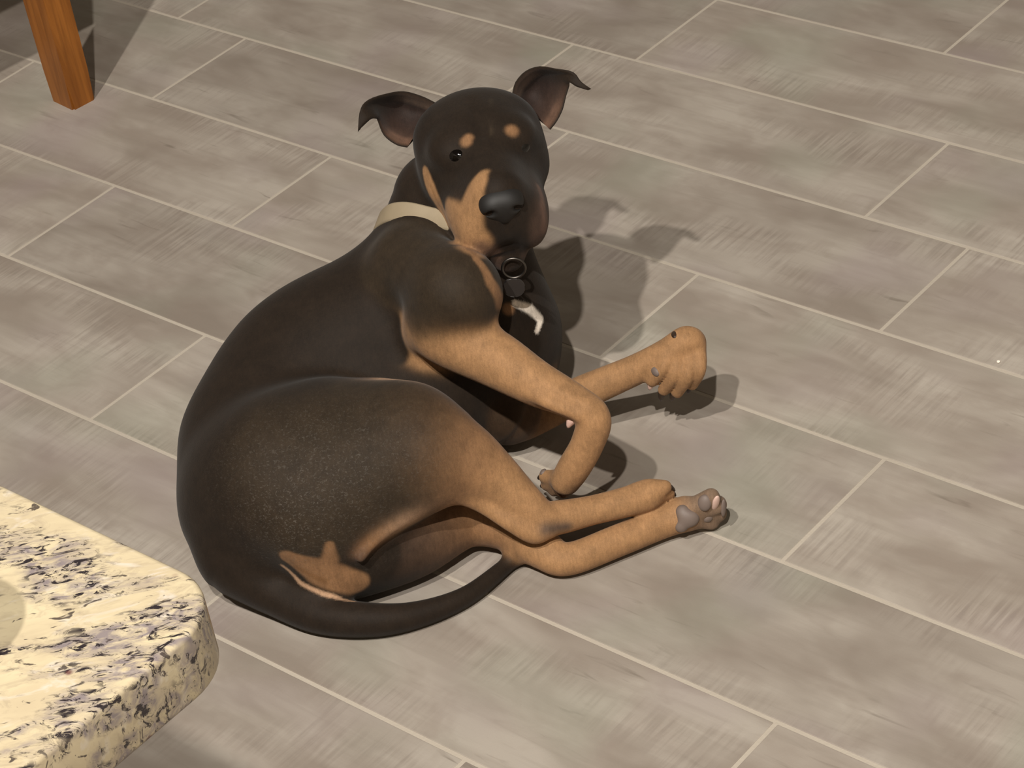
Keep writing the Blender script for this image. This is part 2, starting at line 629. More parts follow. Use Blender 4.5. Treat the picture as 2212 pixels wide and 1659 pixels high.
def smooth(verts, quads, it, lam=0.5):
    n = len(verts)
    a = np.concatenate([quads[:, i] for i in range(4)] + [quads[:, (i + 1) % 4] for i in range(4)])
    b = np.concatenate([quads[:, (i + 1) % 4] for i in range(4)] + [quads[:, i] for i in range(4)])
    cnt = np.bincount(a, minlength=n).astype(float)
    for _ in range(it):
        m = np.stack([np.bincount(a, weights=verts[b, k], minlength=n) for k in range(3)], 1) / np.maximum(cnt, 1)[:, None]
        verts = verts + lam * (m - verts)
    return verts


def eval_group(F, g):
    """g: (parts, k); parts are primitives or nested groups, blended with k. Returns (window, values)"""
    parts, k = g
    evs = []
    for p in parts:
        if isinstance(p, Tube):
            p = (p.cones, 0)
        if isinstance(p, tuple):
            evs.append(eval_group(F, p))
        else:
            l, u = p.bounds()
            w = F.window(l - 0.03 - k, u + 0.03 + k)
            evs.append((w, p.d(F.pts(w)).astype(np.float32)))
    lo = [min(w[i].start for w, _ in evs) for i in range(3)]
    hi = [max(w[i].stop for w, _ in evs) for i in range(3)]
    G = np.full([h - l for l, h in zip(lo, hi)], 1.0, np.float32)
    for w, v in evs:
        loc = tuple(slice(w[i].start - lo[i], w[i].stop - lo[i]) for i in range(3))
        G[loc] = smin(G[loc], v, k)
    return tuple(slice(l, h) for l, h in zip(lo, hi)), G


def flat_prims(g):
    out = []
    for p in g[0]:
        out += flat_prims(p) if isinstance(p, tuple) else (p.flat() if isinstance(p, Tube) else [p])
    return out


def build_field(groups, lo, hi, h, cuts=(), floor_z=None):
    """groups: list of (group, k against what is there already)"""
    F = Field(lo, hi, h)
    for g, kout in groups:
        w, G = eval_group(F, g)
        if callable(kout):
            kout = kout(F.ax[0][w[0]]).astype(np.float32)[:, None, None]
        F.d[w] = smin(F.d[w], G, kout)
    for p, k in cuts:
        l, u = p.bounds()
        w = F.window(l - 0.02 - k, u + 0.02 + k)
        F.d[w] = -smin(-F.d[w], p.d(F.pts(w)), k)
    if floor_z is not None:
        zz = (floor_z - F.ax[2]).astype(np.float32)[None, None, :]
        F.d = -smin(-F.d, -np.broadcast_to(zz, F.d.shape), 0.006)
    return F


def np_mesh(name, verts, quads):
    me = bpy.data.meshes.new(name)
    me.vertices.add(len(verts)); me.vertices.foreach_set('co', np.asarray(verts, np.float32).ravel())
    me.loops.add(len(quads) * 4); me.loops.foreach_set('vertex_index', np.asarray(quads, np.int32).ravel())
    me.polygons.add(len(quads))
    me.polygons.foreach_set('loop_start', np.arange(0, len(quads) * 4, 4, dtype=np.int32))
    me.polygons.foreach_set('use_smooth', np.ones(len(quads), bool))
    me.update(calc_edges=True)
    me.validate()
    return me


BLACK, BROWN, TAN, PALE, DUST = lin('211912'), lin('43332a'), lin('926f4d'), lin('a5856a'), lin('2e251b')
TAN2, GREY, WHITE, PINK = lin('7c5c40'), lin('7d6f66'), lin('e2d8cc'), lin('caa596')
PXM = 1.0 / 1950.0


def limb(pts, col, sub=6):
    """pts: (px, py, height, radius in m [, colour]) seen in the photograph"""
    return Tube([(P(a[0], a[1], a[2]), a[3], a[4] if len(a) > 4 else col) for a in pts], sub)


EYE3 = np.eye(3)


def ell(px, py, z, r, col, rz=0.0, rx=0.0, ry=0.0):
    m = (Matrix.Rotation(rz, 3, 'Z') @ Matrix.Rotation(ry, 3, 'Y') @ Matrix.Rotation(rx, 3, 'X'))
    return Ell(P(px, py, z), r, np.array(m).T, col)


# --- trunk, lying on its left side, spine curled round to the left
trunk = [
    ell(575, 1085, 0.086, (0.096, 0.092, 0.086), BLACK),
    ell(575, 960, 0.094, (0.098, 0.100, 0.094), BLACK),
    ell(660, 835, 0.106, (0.105, 0.102, 0.104), BLACK),
    ell(770, 775, 0.118, (0.100, 0.100, 0.112), BLACK),
    ell(880, 745, 0.123, (0.090, 0.095, 0.114), BLACK),
    ell(1010, 755, 0.112, (0.086, 0.082, 0.108), BLACK),
    ell(1085, 770, 0.082, (0.058, 0.058, 0.076), BLACK),
    ell(850, 900, 0.08, (0.10, 0.09, 0.075), BLACK),
]
# --- neck rising from the chest to the head
neck = [
    Cone(P(925, 620, 0.175), P(955, 430, 0.270), 0.080, 0.056, BLACK),
    Cone(P(1075, 690, 0.135), P(1045, 500, 0.255), 0.062, 0.048, BLACK),
]
# --- head, upright, turned towards the camera and a little to its left
HEAD_PX, HEAD_Z = (1033, 300), 0.345
YAW, PITCH, HS = math.radians(5), math.radians(6), 1.0
HO = P(HEAD_PX[0], HEAD_PX[1], HEAD_Z)
h_f = np.array([math.sin(YAW) * math.cos(PITCH), -math.cos(YAW) * math.cos(PITCH), math.sin(PITCH)])
h_r = np.array([math.cos(YAW), math.sin(YAW), 0.0])
h_u = np.cross(h_f, h_r)
if h_u[2] < 0: h_u = -h_u
HM = np.stack([h_r, h_f, h_u])


def H(x, y, z):
    return HO + HS * (h_r * x + h_f * y + h_u * z)


def hell(x, y, z, r, col):
    return Ell(H(x, y, z), np.array(r) * HS, HM, col)


head = [
    hell(0, -0.012, -0.001, (0.072, 0.072, 0.049), BLACK),
    hell(0, 0.026, 0.004, (0.052, 0.042, 0.038), BLACK),
]
for s in (-1, 1):
    head += [hell(s * 0.032, 0.042, 0.010, (0.027, 0.024, 0.020), BLACK),
             hell(s * 0.042, 0.014, -0.030, (0.031, 0.042, 0.038), BLACK),
             hell(s * 0.031, 0.064, -0.050, (0.025, 0.042, 0.034), BLACK),
             hell(s * 0.026, 0.102, -0.056, (0.0255, 0.034, 0.036), BROWN)]
head += [
    Cone(H(0, 0.055, -0.022), H(0, 0.110, -0.032), 0.043 * HS, 0.038 * HS, BLACK),
    Cone(H(0, 0.05, 0.000), H(0, 0.122, -0.010), 0.024 * HS, 0.025 * HS, BLACK),
    Cone(H(0, 0.04, -0.078), H(0, 0.100, -0.098), 0.030 * HS, 0.020 * HS, BROWN),
]
# --- right shoulder, upper arm, raised right foreleg
shoulder = [
    Cone(P(888, 570, 0.245), P(985, 628, 0.255), 0.042, 0.044, DUST),
    Cone(P(988, 640, 0.250), P(950, 690, 0.226), 0.042, 0.032, DUST),
]
fore_r = limb([(928, 714, 0.207, 0.0255), (970, 735, 0.203, 0.0300), (1055, 768, 0.193, 0.0315), (1155, 826, 0.176, 0.0250), (1240, 868, 0.160, 0.0195),
               (1281, 905, 0.145, 0.0195), (1268, 960, 0.116, 0.0180), (1240, 1010, 0.088, 0.0180), (1222, 1038, 0.070, 0.0165)], TAN)
paw_fr = []
for x1, y1, z1 in ((1178, 1030, 0.062), (1182, 1046, 0.050), (1198, 1058, 0.044), (1218, 1062, 0.046)):
    paw_fr.append(limb([(1224, 1034, 0.072, 0.0090), ((1224 + x1) / 2, (1038 + y1) / 2 - 2, (0.074 + z1) / 2, 0.0090), (x1, y1, z1, 0.0078)], TAN, 3))
# --- left foreleg resting on its elbow, wrist bent
fore_l = limb([(1085, 880, 0.060, 0.045, BLACK), (1150, 900, 0.036, 0.023, TAN2), (1260, 848, 0.062, 0.0200), (1370, 800, 0.088, 0.0175),
               (1440, 766, 0.106, 0.0180), (1478, 738, 0.119, 0.0170), (1492, 736, 0.119, 0.0160)], TAN)
paw_fl = []
for (x0, y0, xm, ym, x1, y1, z1) in ((1446, 752, 1434, 793, 1409, 823, 0.082), (1468, 744, 1459, 804, 1434, 842, 0.069),
                                    (1491, 740, 1486, 808, 1463, 847, 0.065), (1507, 738, 1511, 796, 1495, 830, 0.072)):
    paw_fl.append(limb([(x0, y0, 0.114, 0.0095), (xm, ym, (0.122 + z1) / 2, 0.0080), (x1, y1, z1, 0.0072)], TAN, 5))
paw_fl.append(limb([(1430, 778, 0.100, 0.011), (1417, 798, 0.090, 0.0095)], TAN2, 2))
# --- right hind leg on top
thigh_r = [
    ell(640, 1015, 0.120, (0.112, 0.098, 0.082), BLACK),
    Cone(P(640, 1035, 0.125), P(900, 968, 0.155), 0.080, 0.056, DUST),
    Cone(P(700, 1115, 0.110), P(900, 1005, 0.140), 0.048, 0.044, DUST),
    Cone(P(740, 930, 0.140), P(860, 930, 0.158), 0.046, 0.046, DUST),
]
shank_r = limb([(905, 965, 0.155, 0.054, DUST), (985, 988, 0.142, 0.043, TAN2), (1060, 1028, 0.118, 0.0300), (1122, 1080, 0.090, 0.0230), (1170, 1116, 0.070, 0.0185),
                (1205, 1118, 0.062, 0.0185), (1280, 1102, 0.058, 0.0160), (1350, 1085, 0.055, 0.0165), (1395, 1072, 0.052, 0.0165)], TAN)
fold_r = limb([(1000, 1040, 0.128, 0.010, TAN2), (935, 1062, 0.125, 0.0050, TAN2), (870, 1114, 0.112, 0.0036, PALE), (812, 1168, 0.098, 0.0036, TAN2), (780, 1206, 0.086, 0.004, BROWN)], PALE)
flank = limb([(640, 876, 0.160, 0.004, BLACK), (720, 845, 0.175, 0.0045, BLACK), (790, 829, 0.186, 0.0045, BROWN), (840, 829, 0.190, 0.0045, PALE), (895, 844, 0.189, 0.0045, PALE), (950, 872, 0.182, 0.004, BROWN), (1000, 905, 0.170, 0.004, DUST)], PALE)
achilles_r = limb([(960, 1030, 0.132, 0.022, TAN2), (1040, 1082, 0.100, 0.0125), (1105, 1128, 0.078, 0.0105), (1152, 1150, 0.062, 0.0125), (1178, 1140, 0.060, 0.0130)], TAN)
tendons = [limb([(1080, 778, 0.180, 0.004), (1190, 838, 0.180, 0.0070), (1272, 882, 0.163, 0.0070)], TAN), limb([(1070, 800, 0.180, 0.004), (1170, 860, 0.174, 0.0080), (1250, 894, 0.159, 0.0075)], TAN)]
paw_hr = []
for (x1, y1, z1) in ((1436, 1052, 0.060), (1443, 1064, 0.048), (1438, 1078, 0.036), (1424, 1088, 0.028)):
    paw_hr.append(limb([(1385, 1074, 0.052, 0.0115), ((1385 + x1) / 2, (1070 + y1) / 2 - 2, (0.056 + z1) / 2, 0.0105), (x1, y1, z1, 0.0080)], TAN, 3))
# --- left hind leg lying on the floor
hind_l = limb([(715, 1200, 0.056, 0.052, BLACK), (800, 1190, 0.050, 0.046, BLACK), (890, 1165, 0.045, 0.042, lin('4a382b')), (1000, 1118, 0.041, 0.034, TAN2), (1090, 1134, 0.034, 0.0275, TAN2),
               (1170, 1185, 0.026, 0.0220), (1225, 1208, 0.021, 0.0180), (1330, 1170, 0.021, 0.0175), (1430, 1128, 0.022, 0.0180), (1480, 1110, 0.026, 0.0195)], TAN)
paw_hl = []
for (x1, y1, z1, r) in ((1536, 1074, 0.050, 0.0100), (1550, 1090, 0.036, 0.0105), (1550, 1108, 0.021, 0.0105), (1536, 1126, 0.012, 0.0095)):
    paw_hl.append(limb([(1480, 1110, 0.026, 0.013), ((1480 + x1) / 2, (1110 + y1) / 2, (0.028 + z1) / 2, 0.0115), (x1, y1, z1, r)], lin('74604f'), 3))
# --- tail
tail = limb([(520, 1195, 0.060, 0.048), (595, 1272, 0.034, 0.0290), (690, 1326, 0.023, 0.0215), (800, 1339, 0.020, 0.0185), (900, 1328, 0.015, 0.0145),
             (1003, 1290, 0.012, 0.0110), (1085, 1229, 0.010, 0.0090), (1133, 1185, 0.009, 0.0070), (1152, 1166, 0.010, 0.0045)], BLACK, 8)

GR = [((trunk, 0.05), 0.0), ((neck, 0.035), 0.045), ((head, 0.018), 0.010),
      (([hind_l, (paw_hl, 0.003)], 0.007), 0.012), (([tail], 0), 0.016),
      (([(thigh_r, 0.05), ([shank_r, achilles_r, fold_r], 0.006), (paw_hr, 0.002)], 0.012), lambda x: np.interp(x, [-0.16, -0.02], [0.020, 0.0015])),
      (([flank], 0), 0.008),
      (([fore_l, (paw_fl, 0.0008)], 0.005), 0.010),
      (([(shoulder, 0.03), ([fore_r, (paw_fr, 0.002), (tendons, 0.0)], 0.006)], 0.020), lambda x: np.interp(x, [-0.10, -0.055, -0.03, 0.0], [0.035, 0.026, 0.005, 0.002]))]
mouth = []
for s in (-1, 1):
    mouth += [(Cone(H(0, 0.136, -0.086), H(s * 0.026, 0.124, -0.098), 0.0055, 0.0055, BLACK), 0.006),
              (Cone(H(s * 0.026, 0.124, -0.098), H(s * 0.046, 0.075, -0.094), 0.0055, 0.004, BLACK), 0.006)]
mouth += [(Cone(H(0, 0.000, 0.056), H(0, 0.060, 0.034), 0.0030, 0.0040, BLACK), 0.012),
          (Cone(H(0, 0.146, -0.036), H(0, 0.140, -0.080), 0.0022, 0.0022, BLACK), 0.006)]
F = build_field(GR, (-0.46, 1.96, -0.012), (0.30, 2.62, 0.47), 0.0024, mouth, 0.0)
bv, bq = surface_nets(F)
bv = smooth(bv, bq, 2)
bv[:, 2] = np.maximum(bv[:, 2], 0.0006)

# --- ears: cupped sheets with thickness, set into the skull
def ear_sheet(rows, nu=22, nv=14, thick=0.0034):
    """rows: control rows from the base to the tip; each row a list of 4 (px, py, offset towards the camera in m)"""
    d0 = float((HO - CAM_C) @ CAM_F)
    G = np.array([[CAM_C + ray(px, py) * (d0 - off) for px, py, off in r] for r in rows])

    def cr(pts, t):
        n = len(pts) - 1
        i = min(int(t), n - 1); f = t - i
        g = lambda j: pts[j] if 0 <= j <= n else (2 * pts[0] - pts[1] if j < 0 else 2 * pts[n] - pts[n - 1])
        p0, p1, p2, p3 = g(i - 1), g(i), g(i + 1), g(i + 2)
        return 0.5 * (2 * p1 + (p2 - p0) * f + (2 * p0 - 5 * p1 + 4 * p2 - p3) * f * f + (3 * p1 - p0 - 3 * p2 + p3) * f ** 3)
    A = np.array([[cr(np.array([cr(r, v * (G.shape[1] - 1) / (nv - 1)) for r in G]), u * (G.shape[0] - 1) / (nu - 1)) for v in range(nv)] for u in range(nu)])
    du = np.gradient(A, axis=0); dv = np.gradient(A, axis=1)
    N = np.cross(du, dv); N /= np.maximum(np.linalg.norm(N, axis=2), 1e-9)[..., None]
    view = CAM_C - HO
    if (N.reshape(-1, 3) @ view).mean() < 0: N = -N
    edge = np.minimum(np.minimum(np.arange(nv), nv - 1 - np.arange(nv))[None, :] / 2.0, np.minimum(nu - 1 - np.arange(nu), 99)[:, None] / 2.0)
    th = thick * (0.35 + 0.65 * np.clip(edge, 0, 1))
    front = A + N * th[..., None] * 0.5; back = A - N * th[..., None] * 0.5
    V = np.concatenate([front.reshape(-1, 3), back.reshape(-1, 3)])
    q, o = [], nu * nv
    for i in range(nu - 1):
        for j in range(nv - 1):
            a = i * nv + j
            q.append((a, a + 1, a + nv + 1, a + nv)); q.append((o + a + nv, o + a + nv + 1, o + a + 1, o + a))
    rim = [(i, 0) for i in range(nu)] + [(nu - 1, j) for j in range(1, nv)] + [(i, nv - 1) for i in range(nu - 2, -1, -1)]
    for (i, j), (k, l) in zip(rim, rim[1:]):
        a, b = i * nv + j, k * nv + l
        q.append((a, b, o + b, o + a))
    return V, np.array(q), nu * nv


ear_l = ear_sheet([  # the ear on the dog's right
    [(940, 222, -0.015), (925, 250, -0.030), (900, 290, -0.020), (880, 318, 0.000)],
    [(910, 208, -0.010), (896, 240, -0.036), (872, 285, -0.026), (856, 312, 0.004)],
    [(872, 198, -0.006), (862, 228, -0.034), (842, 268, -0.024), (830, 292, 0.004)],
    [(835, 203, 0.000), (830, 225, -0.018), (822, 250, -0.010), (817, 262, 0.006)],
    [(796, 216, 0.010), (800, 228, 0.004), (808, 243, 0.006), (814, 256, 0.010)],
    [(778, 238, 0.018), (783, 244, 0.018), (792, 252, 0.018), (800, 258, 0.016)],
    [(773, 286, 0.018), (774, 284, 0.018), (776, 281, 0.018), (778, 278, 0.018)]])
ear_r = ear_sheet([  # the ear on the dog's left
    [(1106, 208, -0.015), (1130, 228, -0.035), (1165, 258, -0.025), (1188, 280, 0.000)],
    [(1114, 178, -0.012), (1138, 205, -0.042), (1178, 238, -0.032), (1202, 262, 0.004)],
    [(1136, 154, -0.008), (1155, 184, -0.040), (1190, 214, -0.030), (1215, 236, 0.004)],
    [(1166, 144, -0.002), (1178, 166, -0.026), (1202, 190, -0.018), (1222, 208, 0.004)],
    [(1200, 149, 0.006), (1204, 160, -0.006), (1216, 174, -0.002), (1229, 186, 0.006)],
    [(1238, 156, 0.012), (1236, 163, 0.010), (1232, 171, 0.010), (1230, 178, 0.010)],
    [(1256, 177, 0.014), (1253, 180, 0.014), (1249, 183, 0.014), (1245, 187, 0.014)],
    [(1277, 192, 0.014), (1275, 193, 0.014), (1273, 194, 0.014), (1270, 195, 0.014)]])

# --- coat colours: every limb has its own, then the markings
prims = [p for g in GR for p in flat_prims(g[0])]
tau = 0.0032
wsum = np.zeros(len(bv)); csum = np.zeros((len(bv), 3))
bvf = bv.astype(np.float32)
dmin = np.full(len(bv), 9.0, np.float32)
dl = [p.d(bvf) for p in prims]
for dd in dl: dmin = np.minimum(dmin, dd)
for p, dd in zip(prims, dl):
    w = np.exp(-np.clip((dd - dmin) / tau, 0, 40))
    wsum += w; csum += w[:, None] * np.array(p.col)[None]
coat = csum / wsum[:, None]
del dl

V_all = np.concatenate([bv, ear_l[0], ear_r[0]])
Q_all = np.concatenate([bq, ear_l[1] + len(bv), ear_r[1] + len(bv) + len(ear_l[0])])
coat = np.concatenate([coat, np.tile(BLACK, (len(ear_l[0]) + len(ear_r[0]), 1))])
dog_me = np_mesh('body', V_all, Q_all)
bvh = BVHTree.FromPolygons([tuple(v) for v in bv], [tuple(q) for q in bq])
nb = len(bv)


def hit(px, py):
    h = bvh.ray_cast(Vector(CAM_C), Vector(ray(px, py)).normalized())
    return None if h[0] is None else (np.array(h[0]), np.array(h[1]))


def paint(pts, rad, col, soft=0.5, amt=1.0, sl=None):
    """marking along a line on the coat; rad in photograph pixels (one value or one per point)"""
    hs = []
    rr = rad if isinstance(rad, (list, tuple)) else [rad] * len(pts)
    for (x, y), r in zip(pts, rr):
        h = hit(x, y)
        if h is not None: hs.append((h[0], r * PXM))
    if not hs: return
    if len(hs) == 1: hs = hs * 2
    best = np.full(nb, 9.0)
    for (a, ra), (b, rb) in zip(hs, hs[1:]):
        ab = b - a
        t = np.clip(((bv - a) @ ab) / max(ab @ ab, 1e-12), 0, 1)
        dd = np.linalg.norm(bv - a - t[:, None] * ab, axis=1) / (ra + t * (rb - ra))
        best = np.minimum(best, dd)
    al = np.clip((1 - best) / max(soft, 1e-3), 0, 1)
    al = al * al * (3 - 2 * al) * amt
    coat[:nb] = coat[:nb] * (1 - al[:, None]) + np.array(col)[None] * al[:, None]


DARKB = lin('5e463a')
def blur(px, py, r, it):
    """let the colours of the coat run into each other around a point"""
    h = hit(px, py)
    if h is None: return
    w = np.clip(1.6 - 1.6 * np.linalg.norm(bv - h[0], axis=1) / (r * PXM), 0, 1)
    sel = w > 0
    qa = bq[sel[bq].all(1)]
    i0 = np.concatenate([qa[:, i] for i in range(4)] + [qa[:, (i + 1) % 4] for i in range(4)])
    i1 = np.concatenate([qa[:, (i + 1) % 4] for i in range(4)] + [qa[:, i] for i in range(4)])
    cnt = np.maximum(np.bincount(i0, minlength=nb), 1)
    for _ in range(it):
        m = np.stack([np.bincount(i0, weights=coat[i1, k], minlength=nb) for k in range(3)], 1) / cnt[:, None]
        coat[:nb] += (w * 0.9)[:, None] * np.where(sel[:, None], m - coat[:nb], 0)


# face
paint([(1060, 215), (1062, 290)], [10, 8], DUST, 0.9, 0.9)
paint([(968, 458), (1000, 482), (1028, 522)], [38, 52, 48], TAN, 0.45)
paint([(920, 374), (938, 425), (962, 468), (988, 505)], [19, 24, 28, 30], TAN, 0.4)
paint([(1042, 382), (1020, 425), (1010, 470)], [26, 42, 50], TAN, 0.45)
paint([(1164, 405), (1174, 450), (1178, 490), (1165, 530)], [14, 22, 26, 20], DARKB, 0.7)
paint([(1040, 535), (1070, 545)], [34, 28], DARKB, 0.9, 0.75)
paint([(1098, 450), (1104, 495), (1112, 530)], [54, 52, 44], BLACK, 0.5)
paint([(1078, 380), (1090, 430)], [32, 44], BLACK, 0.45)
paint([(1105, 562), (1120, 575)], [30, 26], BLACK, 0.6, 0.9)
paint([(1058, 556), (1085, 548), (1110, 542), (1150, 549)], [5, 6, 6, 5], lin('120d0b'), 0.6, 0.9)
paint([(930, 400), (950, 445), (976, 482)], [5, 5, 5], lin('7d5a38'), 0.9, 0.6)  # shade of the cheek crease, painted as a thin darker line
paint([(1008, 305), (1012, 298)], [20, 16], TAN2, 0.7)
paint([(1106, 282)], 21, TAN2, 0.7)
paint([(985, 337)], 22, BLACK, 0.6)
# throat, chest and the white blaze on it
paint([(1005, 528), (1030, 560), (1060, 610), (1080, 650), (1100, 668)], [10, 14, 20, 26, 18], TAN2, 0.6)
paint([(1112, 655), (1145, 668), (1168, 690), (1160, 715)], [10, 15, 13, 9], WHITE, 0.6)
# right foreleg: the dark coat runs down to the elbow
paint([(930, 650), (985, 690), (1050, 690)], [46, 40, 34], DUST, 0.7, 0.95)
paint([(840, 700), (855, 760)], [44, 40], BLACK, 0.4)
# hind legs
blur(940, 950, 150, 90)
blur(985, 690, 90, 40)
blur(1480, 1118, 60, 12)
paint([(1180, 1143), (1225, 1138)], [30, 22], lin('4d4038'), 1.0, 0.9)
# under the tail
paint([(625, 1205), (690, 1235), (770, 1260)], [26, 46, 34], TAN2, 0.35)
paint([(712, 1178), (712, 1210)], [14, 26], TAN2, 0.6)
paint([(850, 1190), (830, 1240), (835, 1280)], [24, 34, 26], BLACK, 0.6)
paint([(610, 1222), (648, 1258), (700, 1283), (765, 1299)], [7, 9, 8, 5], PALE, 0.7, 0.9)
paint([(640, 1225), (700, 1255)], [10, 14], lin('6a4a2c'), 0.9, 0.6)
# grey flecks on the rump
fleck = np.zeros(len(coat))
for (x, y, r, am) in ((690, 1050, 230, 0.8), (620, 1120, 150, 1.0), (850, 1000, 150, 0.5), (560, 1000, 160, 0.5)):
    h = hit(x, y)
    fleck[:nb] = np.maximum(fleck[:nb], am * np.clip(1.2 - np.linalg.norm(bv - h[0], axis=1) / (r * PXM), 0, 1))

# ears: brown and pink inside
for (V, q, n), base in ((ear_l, nb), (ear_r, nb + len(ear_l[0]))):
    u = np.repeat(np.arange(22), 14) / 21.0
    v = np.tile(np.arange(14), 22) / 13.0
    k = np.clip((0.62 - u) / 0.2, 0, 1) * np.clip(np.minimum(v, 1 - v) / 0.07, 0, 1)
    low = np.clip((v - 0.5) / 0.4, 0, 1)[:, None]
    c = np.array(lin('2a201c'))[None] * (1 - low) + np.array(lin('47352c'))[None] * low
    rim_ = (np.exp(-((v - 0.13) / 0.06) ** 2) * np.clip((0.45 - u) / 0.15, 0, 1))[:, None]
    c = c * (1 - rim_) + np.array(lin('5a493d'))[None] * rim_
    rim_ = (np.exp(-((v - 0.88) / 0.08) ** 2) * np.clip((0.40 - u) / 0.15, 0, 1))[:, None]
    c = c * (1 - rim_) + np.array(lin('6d5242'))[None] * rim_
    k = k[:, None]
    coat[base:base + n] = coat[base:base + n] * (1 - k) + c * k


def make_coat_material():
    t = NT('short_dog_coat')
    at = t.n('ShaderNodeAttribute', attribute_name='coat')
    tc = t.n('ShaderNodeTexCoord').outputs['Object']
    f1 = t.noise(tc, 900, 3, 0.7)
    f2 = t.noise(tc, 55, 4, 0.65)
    hs = t.n('ShaderNodeHueSaturation')
    t.l(t.math('ADD', t.math('MULTIPLY', f1, 0.7), t.math('ADD', t.math('MULTIPLY', f2, 0.9), 0.2)), hs.inputs['Value'])
    t.l(at.outputs['Color'], hs.inputs['Color'])
    hair = t.noise(t.mapping(tc, (420, 130, 90), rot=(0.5, 0.3, 0.35)), 1.0, 3, 0.65, 0.4)
    hr = t.n('ShaderNodeHueSaturation')
    t.l(t.math('ADD', t.math('MULTIPLY', hair, 0.6), 0.70), hr.inputs['Value'])
    t.l(hs.outputs[0], hr.inputs['Color'])
    hs = hr
    fl_ = t.math('MULTIPLY', t.ramp(t.noise(t.mapping(tc, (1, 1, 1.6), rot=(0.3, 0.2, 0.6)), 330, 3, 0.7, 0.8), [(0.54, 0.0), (0.70, 1.0)]), at.outputs['Alpha'])
    colr = t.mix(t.math('MULTIPLY', fl_, 0.42), hs.outputs[0], lin('6f6a63'))
    f3 = t.noise(tc, 350, 3, 0.6)
    t.bump(t.math('ADD', t.math('MULTIPLY', f3, 0.6), t.math('MULTIPLY', f1, 0.4)), 0.35, 0.0012)
    return t.set(Base_Color=colr, Roughness=0.68, Specular_IOR_Level=0.15, Sheen_Weight=0.05, Sheen_Roughness=0.5)


M_COAT = make_coat_material()
att = dog_me.attributes.new('coat', 'FLOAT_COLOR', 'POINT')
att.data.foreach_set('color', np.concatenate([coat, fleck[:, None]], 1).astype(np.float32).ravel())
foot = P(760, 1000, 0.1)
dog = empty('dog', (foot[0], foot[1], 0.0))
tag(dog, 'black and tan dog curled on its side, looking back over its shoulder', 'dog')
bpy.context.view_layer.update()
body = link_mesh('body', dog_me, M_COAT, dog, True)

# --- eyes, nose, claws, pads
M_EYE = flat_material('wet_dark_eye', '0b0806', 0.1)
M_NOSE = flat_material('black_nose_leather', '151312', 0.62)
M_PAD = flat_material('grey_paw_pad', '6b5e57', 0.6)
M_PADP = flat_material('pink_paw_pad', 'c9ab9f', 0.55)
M_CLAW = flat_material('dark_claw', '33261d', 0.4)
M_CLAWP = flat_material('pale_claw', 'd6b3a6', 0.45)


def blob(name, c, r, m, mat, seg=20):
    bm = bmesh.new()
    bmesh.ops.create_uvsphere(bm, u_segments=seg, v_segments=seg // 2 + 2, radius=1.0)
    A = np.array(m, float).T @ np.diag(r)
    for v in bm.verts:
        w = A @ np.array(v.co) + np.array(c)
        v.co = w
    return link_mesh(name, bm_mesh(name, bm), mat, dog, True)


def frame(n, up):
    n = n / np.linalg.norm(n)
    x = np.cross(up, n); x /= np.linalg.norm(x)
    return np.stack([x, np.cross(n, x), n])


for (x, y, sink) in ((985, 336, 0.0062), (1136, 320, 0.0074)):
    h = hit(x, y)
    n = h[1]
    blob('eye', h[0] - n * sink, (0.0125, 0.0090, 0.0085), frame(n, h_u), M_EYE)

# nose: rounded block with two nostrils
NC = np.array([0, 0.156, -0.018])
nose_g = [hell(0, 0.136, -0.013, (0.022, 0.018, 0.015), BLACK), hell(-0.010, 0.142, -0.018, (0.013, 0.012, 0.012), BLACK),
          hell(0.010, 0.142, -0.018, (0.013, 0.012, 0.012), BLACK), hell(0, 0.137, -0.030, (0.012, 0.012, 0.012), BLACK)]
ncut = [(Cone(H(s * 0.0095, 0.161, -0.020), H(s * 0.017, 0.145, -0.022), 0.0040, 0.0034, BLACK), 0.003) for s in (-1, 1)]
ncut += [(Cone(H(s * 0.017, 0.157, -0.022), H(s * 0.026, 0.143, -0.027), 0.0020, 0.0024, BLACK), 0.003) for s in (-1, 1)]
ncut.append((Cone(H(0, 0.158, -0.018), H(0, 0.153, -0.044), 0.0010, 0.0010, BLACK), 0.003))
nb_ = H(*NC)
NF = build_field([((nose_g, 0.010), 0.0)], nb_ - 0.05, nb_ + 0.05, 0.0012, ncut)
nv_, nq_ = surface_nets(NF)
nose = link_mesh('nose', np_mesh('nose', smooth(nv_, nq_, 2), nq_), M_NOSE, dog, True)

# --- collar round the neck, with its ring and tag at the throat
M_COLLAR = flat_material('tan_leather_collar', '91836c', 0.6)
M_RING = flat_material('steel_ring', '5f5b57', 0.4, Metallic=1.0)


def at_depth(px, py, ref):
    """point at a pixel, as far from the camera plane as the point ref"""
    return CAM_C + ray(px, py) * float((np.array(ref) - CAM_C) @ CAM_F)


ax1 = neck[0].a + 0.75 * (neck[0].b - neck[0].a)
ax2 = neck[1].a + 0.55 * (neck[1].b - neck[1].a)
pL = at_depth(824, 490, ax1)
pM = at_depth(880, 480, ax1 - CAM_F * 0.040)
pF = at_depth(1108, 585, ax2 - CAM_F * 0.03)
cen = (pL + pF) / 2 + CAM_F * 0.01
d1 = (pF - pL) / np.linalg.norm(pF - pL)
nn = np.cross(pM - pL, pF - pL); nn /= np.linalg.norm(nn)
if nn[2] < 0: nn = -nn
d2 = np.cross(nn, d1)


def neck_radius(o, d):
    ts = np.linspace(0.0, 0.2, 401)
    pts = (o[None] + ts[:, None] * d[None]).astype(np.float32)
    v = smin(neck[0].d(pts), neck[1].d(pts), 0.035)
    k = np.argmax(v > 0)
    return ts[k]


